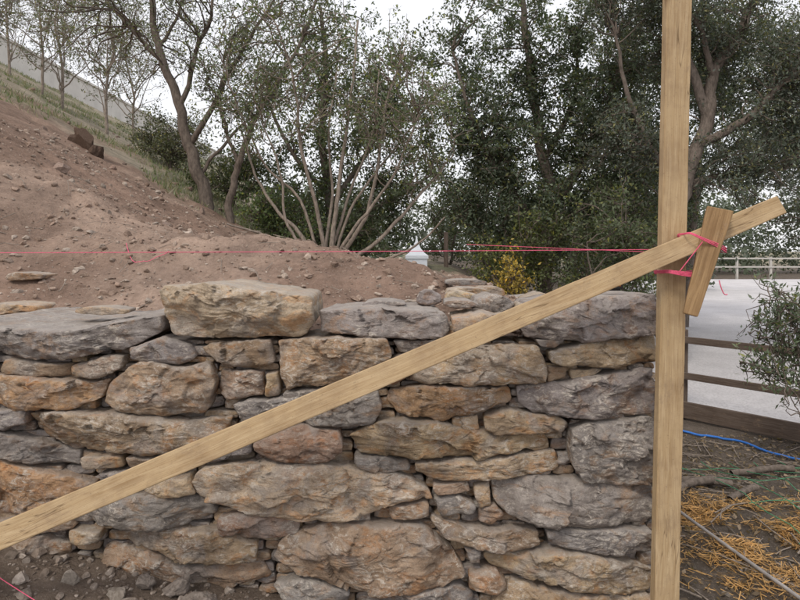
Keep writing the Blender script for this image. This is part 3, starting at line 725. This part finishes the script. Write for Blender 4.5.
# grass on the hillside
n = 34000
gx = R.uniform(-14, -1.0, n); gy = 8.0+R.rand(n)**1.3*17
k = (fbm(gx*.6, gy*.6, 7, 31, 4) > -.1) & (gy+fbm(gx*.9, gy*.9, 2, 21, 4)*3+(gx+4)*.25 > 8.8); gx, gy = gx[k], gy[k]; n = len(gx)
gz = height(gx, gy); b = np.stack([gx, gy, gz-.01], 1)
a = R.rand(n)*6.28; w = np.stack([np.cos(a), np.sin(a), 0*a], 1)*.012; hgt = R.uniform(.04, .13, n)
tip = b+np.stack([R.randn(n)*.04, R.randn(n)*.04, hgt], 1)
v = np.stack([b-w, b+w, tip], 1).reshape(-1, 3)
gc = np.where((R.rand(n) < .5)[:, None], np.array([.28, .25, .18]), np.array([.15, .18, .09]))*R.uniform(.7, 1.2, (n, 1))
build_mesh('grass', v, [np.arange(n*3).reshape(n, 3)], [M_LEAF], attrs={'lcol': ('FLOAT_COLOR', np.repeat(gc, 3, 0))})

# ------------------------------------------------------------------ timbers
def timber(name, a, b, w, t, mat, wb=None, facing=(0, -1, 0), bev=.004, twist=0, bow=0.0):
    """sawn timber from a to b; w = width across the wall plane, t = thickness away from it"""
    a, b = np.array(a, float), np.array(b, float); L = np.linalg.norm(b-a); ex = (b-a)/L
    f = np.array(facing, float); ez = -f+ex*(f@ex); ez /= np.linalg.norm(ez); ey = np.cross(ez, ex)
    wb = wb or w; bm = bmesh.new(); n = 60; rings = []
    for i in range(n+1):
        u = i/n; ww = w+(wb-w)*u; rr = []
        for sy, sz in ((-1, -1), (1, -1), (1, 1), (-1, 1)):
            wn = float(fbm(u*L*9, sy*3.1, sz*1.7, 5, 3))*.0018
            rr.append(bm.verts.new((u*L-L/2, sy*(ww/2*(1+.012*math.sin(u*17+sy))+wn)+bow*math.sin(u*math.pi), sz*t/2)))
        rings.append(rr)
    for i in range(n):
        for j in range(4): bm.faces.new((rings[i][j], rings[i][(j+1) % 4], rings[i+1][(j+1) % 4], rings[i+1][j]))
    bm.faces.new(rings[0][::-1]); bm.faces.new(rings[-1])
    bmesh.ops.recalc_face_normals(bm, faces=bm.faces)
    me = bpy.data.meshes.new(name); bm.to_mesh(me); bm.free(); me.materials.append(mat)
    ob = bpy.data.objects.new(name, me); scene.collection.objects.link(ob)
    from mathutils import Matrix
    c = (a+b)/2
    ob.matrix_world = Matrix(((ex[0], ey[0], ez[0], c[0]), (ex[1], ey[1], ez[1], c[1]), (ex[2], ey[2], ez[2], c[2]), (0, 0, 0, 1)))
    md = ob.modifiers.new('b', 'BEVEL'); md.width = bev; md.segments = 2; md.limit_method = 'ANGLE'; md.angle_limit = math.radians(60)
    return ob
timber('timber_post', (1.017, 2.234, -.2), (1.085, 2.234, 3.1), .096, .042, M_PINE)
A = np.array([-1.35, 1.95, .485]); B = np.array([1.437, 2.19, 1.618])
timber('diagonal_timber_brace', A-(B-A)*.18, B, .089, .040, M_PINE, wb=.074, bow=.004, facing=(0, -1, .22))
timber('timber_stake', (1.178, 2.128, 1.60), (1.068, 2.128, 1.21), .088, .044, M_STAKE, wb=.05, facing=(-.45, -1, 0))
# strings
def sag(a, b, s, n=24):
    u = np.linspace(0, 1, n)[:, None]; p = np.array(a)*(1-u)+np.array(b)*u; p[:, 2] -= (4*u*(1-u))[:, 0]*s; return p
def loop(cx, cy, cz, hx, hy, tilt, n=28):
    th = np.linspace(0, 2*math.pi, n); c = np.cos(th); s = np.sin(th)
    sx = np.sign(c)*np.abs(c)**.35; sy = np.sign(s)*np.abs(s)**.35
    return np.stack([cx+hx*sx, cy+hy*sy, cz+tilt*sx*hx+.004*np.sin(th*2)], 1)
lines = [(sag((-3.6, 2.17, 1.44), (1.0, 2.2, 1.452), .006), .0014), (sag((.30, 2.6, 1.475), (1.0, 2.2, 1.44), .0), .0012),
         (sag((-1.6, 2.0, .46), (-1.0, 2.0, .08), .01), .0014)]
for k in range(5): lines.append((loop(1.075, 2.205, 1.352+k*.004, .085+.001*k, .062, -.12+.02*k), .002))
for k in range(3): lines.append((loop(1.125, 2.155, 1.475+k*.005, .072, .056, -.45+.04*k), .0018))
lines.append((sag((1.16, 2.10, 1.34), (1.19, 2.1, 1.29), .02), .0018)); lines.append((sag((1.03, 2.13, 1.37), (1.10, 2.1, 1.48), 0), .0018))
tube_obj('builders_string', lines, M_STR, 6)
cv = smooth_line([(-1.85, 3.9, 0), (-1.72, 3.7, 0), (-1.62, 3.65, 0), (-1.5, 3.75, 0)], 8); cv[:, 2] = height(cv[:, 0], cv[:, 1])+.02
tube_obj('loose_string', [(cv, .002)], M_STR)

# tape measure on the wall
tm = empty('tape_measure', (.895, 2.42, 1.297))
def rbox(name, s, loc, mat, parent, bev=.008):
    bm = bmesh.new(); bmesh.ops.create_cube(bm, size=1); bmesh.ops.scale(bm, vec=s, verts=bm.verts)
    bmesh.ops.bevel(bm, geom=bm.edges[:], offset=bev, segments=3, affect='EDGES')
    me = bpy.data.meshes.new(name); bm.to_mesh(me); bm.free(); me.materials.append(mat)
    o = bpy.data.objects.new(name, me); o.location = loc; scene.collection.objects.link(o); o.parent = parent; return o
M_BLK = mat_simple('black_plastic', (.02, .02, .022), .4, 30, .2); M_ORG = mat_simple('orange_plastic', (.7, .22, .03), .45, 30, .1)
rbox('case', (.07, .04, .034), (0, 0, 0), M_BLK, tm, .01); rbox('grip', (.03, .043, .014), (.01, 0, .006), M_ORG, tm, .004); rbox('belt_clip', (.022, .012, .008), (-.044, 0, -.01), M_BLK, tm, .003)

# ------------------------------------------------------------------ arena
ts = NT('arena_sand'); geo = ts.n('ShaderNodeNewGeometry'); vv = geo.outputs['Position']
n1 = ts.noise(vv, 1.2, 6, .65); n2 = ts.noise(ts.mapping(vv, (3, 3, 3)), 12, 5, .7)
cc = ts.mix(ts.rng(n1, .35, .65), (.56, .54, .55), (.68, .66, .67)); cc = ts.mix(ts.rng(n2, .47, .62, 0, .5), cc, (.36, .345, .35))
ts.princ(cc, .95, bump=n2, bstr=.7, bdist=.05, spec=.1)
ar = [(3.0, 6.35), (9.5, -1.1), (60, -1.1), (60, 34), (10, 34)]
bm = bmesh.new(); fce = bm.faces.new([bm.verts.new((x, y, -.27)) for x, y in ar]); ext = bmesh.ops.extrude_face_region(bm, geom=[fce])
for q in [g for g in ext['geom'] if isinstance(g, bmesh.types.BMVert)]: q.co.z -= .3
bmesh.ops.recalc_face_normals(bm, faces=bm.faces)
me = bpy.data.meshes.new('riding_arena'); bm.to_mesh(me); bm.free(); me.materials.append(ts.m)
scene.collection.objects.link(bpy.data.objects.new('riding_arena', me))
# near fence
fe = empty('arena_fence')
def par(o):
    o.parent = fe; return o
p0 = np.array([3.03, 6.22]); dr = np.array([.66, -.75]); 
for k in range(4):
    p = p0+dr*k*2.4
    par(timber('fence_post', (p[0], p[1], -.4), (p[0]+.01, p[1], .60), .09, .09, M_FWOOD, bev=.008))
for z, h in ((.50, .07), (.12, .07)):
    a = p0-dr*.1; b = p0+dr*7.4
    par(timber('rail', (a[0]-.06, a[1]-.06, z), (b[0]-.06, b[1]-.06, z+.01), h, .035, M_FWOOD, facing=(-.75, -.66, 0)))
a = p0-dr*.2; b = p0+dr*7.4
par(timber('kick_board', (a[0]-.05, a[1]-.06, -.24), (b[0]-.05, b[1]-.06, -.24), .17, .04, M_FWOOD, facing=(-.75, -.66, 0)))
q0 = p0; q1 = np.array([10, 34.])
for k in range(1, 10):
    p = q0+(q1-q0)*k/10; par(timber('fence_post', (p[0], p[1], -.4), (p[0], p[1], .7), .09, .09, M_FWOOD))
# far fence
M_PALE = mat_simple('pale_painted_rail', (.42, .40, .37), .7, 3, .1)
ff = empty('far_white_fence')
for k in range(24):
    x = 12+k*2.0; o = timber('post', (x, 34.3, -.4), (x, 34.3, 1.05), .12, .12, M_PALE); o.parent = ff
for z in (.45, .95):
    o = timber('rail', (12, 34.2, z), (60, 34.2, z), .09, .05, M_PALE); o.parent = ff

# hose, netting, pole, sticks, straw
M_BLUE = mat_simple('blue_hose', (.04, .17, .55), .5, 40, .2)
def onground(pts, dz, k=10, jit=0): 
    l = smooth_line([(x, y, 0) for x, y in pts], k, jit, 3); l[:, 2] = height(l[:, 0], l[:, 1])+dz; return l
tube_obj('blue_hose', [(onground([(2.2, 6.6), (2.75, 5.75), (3.1, 5.35), (3.35, 4.75), (3.9, 4.3), (4.6, 3.6)], .02), .011)], M_BLUE)
M_POLE = mat_simple('grey_pole', (.30, .28, .27), .6, 12, .3)
tube_obj('metal_pole', [(smooth_line([(1.55, 3.75, -.05), (1.66, 3.1, -.07), (1.80, 2.35, -.09)], 6), .009)], M_POLE, 8)
M_NET = mat_simple('green_net_cord', (.07, .24, .13), .6, 60, .2)
nets = []
for k in range(6):
    x = 2.15+k*.22
    nets.append((np.array([(x+.03*math.sin(i*1.3+k), 4.6-i*.14, 0) for i in range(16)], float), .003))
for k in range(4):
    nets.append((np.array([(2.1+i*.12, 4.4-k*.45+.03*math.sin(i+k*2), 0) for i in range(13)], float), .0025))
for l, r in nets: l[:, 2] = height(l[:, 0], l[:, 1])+.05+.03*fbm(l[:, 0]*4, l[:, 1]*4, 0, 2, 2)
tube_obj('green_netting', nets, M_NET, 5)
st = []
for k in range(320):
    x = R.uniform(1.2, 3.4); y = R.uniform(2.4, 5.2); a = R.rand()*3.14; L = R.uniform(.08, .35)
    p = np.array([(x, y, 0), (x+math.cos(a)*L*.5, y+math.sin(a)*L*.5+.01, 0), (x+math.cos(a)*L, y+math.sin(a)*L, 0)]); p[:, 2] = height(p[:, 0], p[:, 1])+R.uniform(.004, .03)
    st.append((p, R.uniform(.0015, .005)))
tube_obj('twigs', st, M_BARKL, 5)
lg = []
for (x, y, a, L, r) in [(1.95, 3.85, .3, .32, .028), (2.05, 3.95, -.2, .4, .024), (2.2, 3.7, .5, .3, .022), (2.7, 4.3, .1, .5, .025)]:
    z = float(height(x, y))+r; lg.append((smooth_line([(x-math.cos(a)*L/2, y-math.sin(a)*L/2, z), (x+.01, y+.02, z+.012), (x+math.cos(a)*L/2, y+math.sin(a)*L/2, z+.02)], 5, .012, x), r))
tube_obj('cut_branches', lg, M_BARK, 9)
n = 6500
cxs = R.choice(4, n, p=[.3, .25, .25, .2]); cen = np.array([(1.72, 3.45), (2.35, 3.35), (1.85, 2.85), (2.05, 3.05)])[cxs]
c0 = cen+R.randn(n, 2)*np.array([.22, .15]); k = (c0[:, 0] > 1.2) & (fbm(c0[:, 0]*5, c0[:, 1]*5, 0, 91, 3) > -.12+R.uniform(-.15, .15, n)); c0 = c0[k]; n = len(c0)
z = height(c0[:, 0], c0[:, 1])+R.uniform(.002, .03, n); cc3 = np.stack([c0[:, 0], c0[:, 1], z], 1)
a = R.rand(n)*6.28; L = R.uniform(.02, .09, n)
ax = np.stack([np.cos(a), np.sin(a), R.uniform(-.15, .2, n)], 1)*L[:, None]; w = np.stack([-np.sin(a), np.cos(a), 0*a+.3], 1)*.002
v = np.stack([cc3-w, cc3+w, cc3+ax+w, cc3+ax-w], 1).reshape(-1, 3)
sc3 = np.array([.62, .37, .14])*R.uniform(.35, 1.2, (n, 1))  # orange in the straw colour stands in for patches of sun on it
build_mesh('straw', v, [np.arange(4*n).reshape(n, 4)], [M_LEAF], attrs={'lcol': ('FLOAT_COLOR', np.repeat(sc3, 4, 0))})
n = 6000
c0 = np.stack([R.uniform(1.15, 4.5, n), R.uniform(2.0, 5.6, n)], 1); z = height(c0[:, 0], c0[:, 1])+.008
v, q = leaf_quads(np.stack([c0[:, 0], c0[:, 1], z], 1), .04, .02, 0); v[:, 2] = np.minimum(v[:, 2], np.repeat(z, 4)+.02)
lc3 = np.array([.24, .18, .12])*R.uniform(.4, 1.5, (n, 1))
build_mesh('leaf_litter', v, [q], [M_LEAF], attrs={'lcol': ('FLOAT_COLOR', np.repeat(lc3, 4, 0))})
# dead twigs on the soil behind the wall
st = []
for k in range(110):
    x = R.uniform(-3, .6); y = R.uniform(2.9, 5.5); a = R.rand()*3.14; L = R.uniform(.05, .2)
    p = np.array([(x, y, 0), (x+math.cos(a)*L*.5, y+math.sin(a)*L*.5+.01, 0), (x+math.cos(a)*L, y+math.sin(a)*L, 0)]); p[:, 2] = height(p[:, 0], p[:, 1])+R.uniform(.004, .03)
    st.append((p, R.uniform(.0015, .003)))
tube_obj('dead_twigs', st, M_BARKL, 5)
# rotten stump on the hillside
scatter('tree_stump', np.array([(-4.36, 8.0), (-4.2, 7.95), (-4.5, 8.05)]), np.array([.17, .13, .12]), np.array([[.13, .09, .07]]*3), sink=.8, flat=1.0, ivf=ico(4))

# white garden gazebo tent in the clearing
M_WHT = mat_simple('white_canvas', (.74, .78, .84), .7, 2, .05)
gt = empty('white_gazebo_tent', (.27, 9.4, float(height(.27, 9.4))-.05)); gt.scale = (.62, .62, .62)
def ngon_roof(name, prof, n, mat):
    V2 = []; F2 = []
    for r, z in prof:
        for j in range(n):
            a = j/n*2*math.pi+math.pi/4; V2.append((r*math.cos(a), r*math.sin(a), z))
    for i in range(len(prof)-1):
        for j in range(n): F2.append((i*n+j, i*n+(j+1) % n, (i+1)*n+(j+1) % n, (i+1)*n+j))
    me = bpy.data.meshes.new(name); me.from_pydata(V2, [], F2); me.materials.append(mat)
    o = bpy.data.objects.new(name, me); scene.collection.objects.link(o); o.parent = gt; return o
ngon_roof('roof', [(.42, .30), (.42, .38), (.27, .46), (.14, .58), (.05, .74), (.012, .90)], 4, M_WHT)
ngon_roof('side_walls', [(.38, 0), (.38, .31)], 4, M_WHT)
timber('wooden_marker_post', (.78, 9.8, float(height(.78, 9.8))-.1), (.78, 9.8, 1.75), .07, .07, M_FWOOD)

# boundary wall on top of the hill
M_REN = mat_simple('pale_render', (.60, .57, .53), .9, 1.5, .12)
bw = empty('rendered_boundary_wall')
yy = np.arange(13, 52, 1.5)
def strip(name, x, t, z0f, z1f, mat):
    Vv = []; Ff = []
    for y in yy:
        h = float(height(x, y, False)); 
        for dx, dz in ((-t/2, z0f), (t/2, z0f), (t/2, z1f), (-t/2, z1f)): Vv.append((x+dx, y, h+dz))
    for i in range(len(yy)-1):
        for j in range(4): Ff.append((i*4+j, i*4+(j+1) % 4, i*4+4+(j+1) % 4, i*4+4+j))
    Ff.append((3, 2, 1, 0)); k = (len(yy)-1)*4; Ff.append((k, k+1, k+2, k+3))
    me = bpy.data.meshes.new(name); me.from_pydata(Vv, [], Ff); me.materials.append(mat)
    o = bpy.data.objects.new(name, me); scene.collection.objects.link(o); o.parent = bw
strip('wall_panel', -14.2, .2, -.5, .9, M_REN); strip('coping', -14.2, .32, .903, 1.0, M_REN)

# ------------------------------------------------------------------ light
w = bpy.data.worlds.new('World'); scene.world = w; w.use_nodes = True
nt = w.node_tree; bg = nt.nodes['Background']; sky = nt.nodes.new('ShaderNodeTexSky'); sky.sky_type = 'NISHITA'; sky.sun_disc = False
EL, AZ = math.radians(48), math.radians(-150)   # azimuth measured from +Y towards +X
sky.sun_elevation = EL; sky.sun_rotation = AZ; sky.air_density = 1.0; sky.dust_density = 4.0; sky.ozone_density = 1.0
mx = nt.nodes.new('ShaderNodeMix'); mx.data_type = 'RGBA'; mx.inputs[0].default_value = .72
nt.links.new(sky.outputs[0], mx.inputs[6]); mx.inputs[7].default_value = (11.2, 11.1, 11.3, 1)     # thin high haze
nt.links.new(mx.outputs[2], bg.inputs[0]); bg.inputs[1].default_value = .12
sd = bpy.data.lights.new('sun', 'SUN'); sd.energy = 1.5; sd.angle = math.radians(14); sd.color = (1, .92, .80)
so = bpy.data.objects.new('sun', sd); scene.collection.objects.link(so)
from mathutils import Vector
dv = Vector((math.sin(AZ)*math.cos(EL), math.cos(AZ)*math.cos(EL), math.sin(EL)))
so.rotation_euler = dv.to_track_quat('Z', 'Y').to_euler(); so.location = dv*30

cam = bpy.data.cameras.new('camera'); cam.lens = 26.0; cam.sensor_width = 36; cam.shift_y = -.0625; cam.clip_end = 2000; cam.clip_start = .05
co = bpy.data.objects.new('camera', cam); scene.collection.objects.link(co); co.location = (0, 0, EYE); co.rotation_euler = (math.radians(90), 0, 0)
scene.camera = co
print('verts wall', nv)
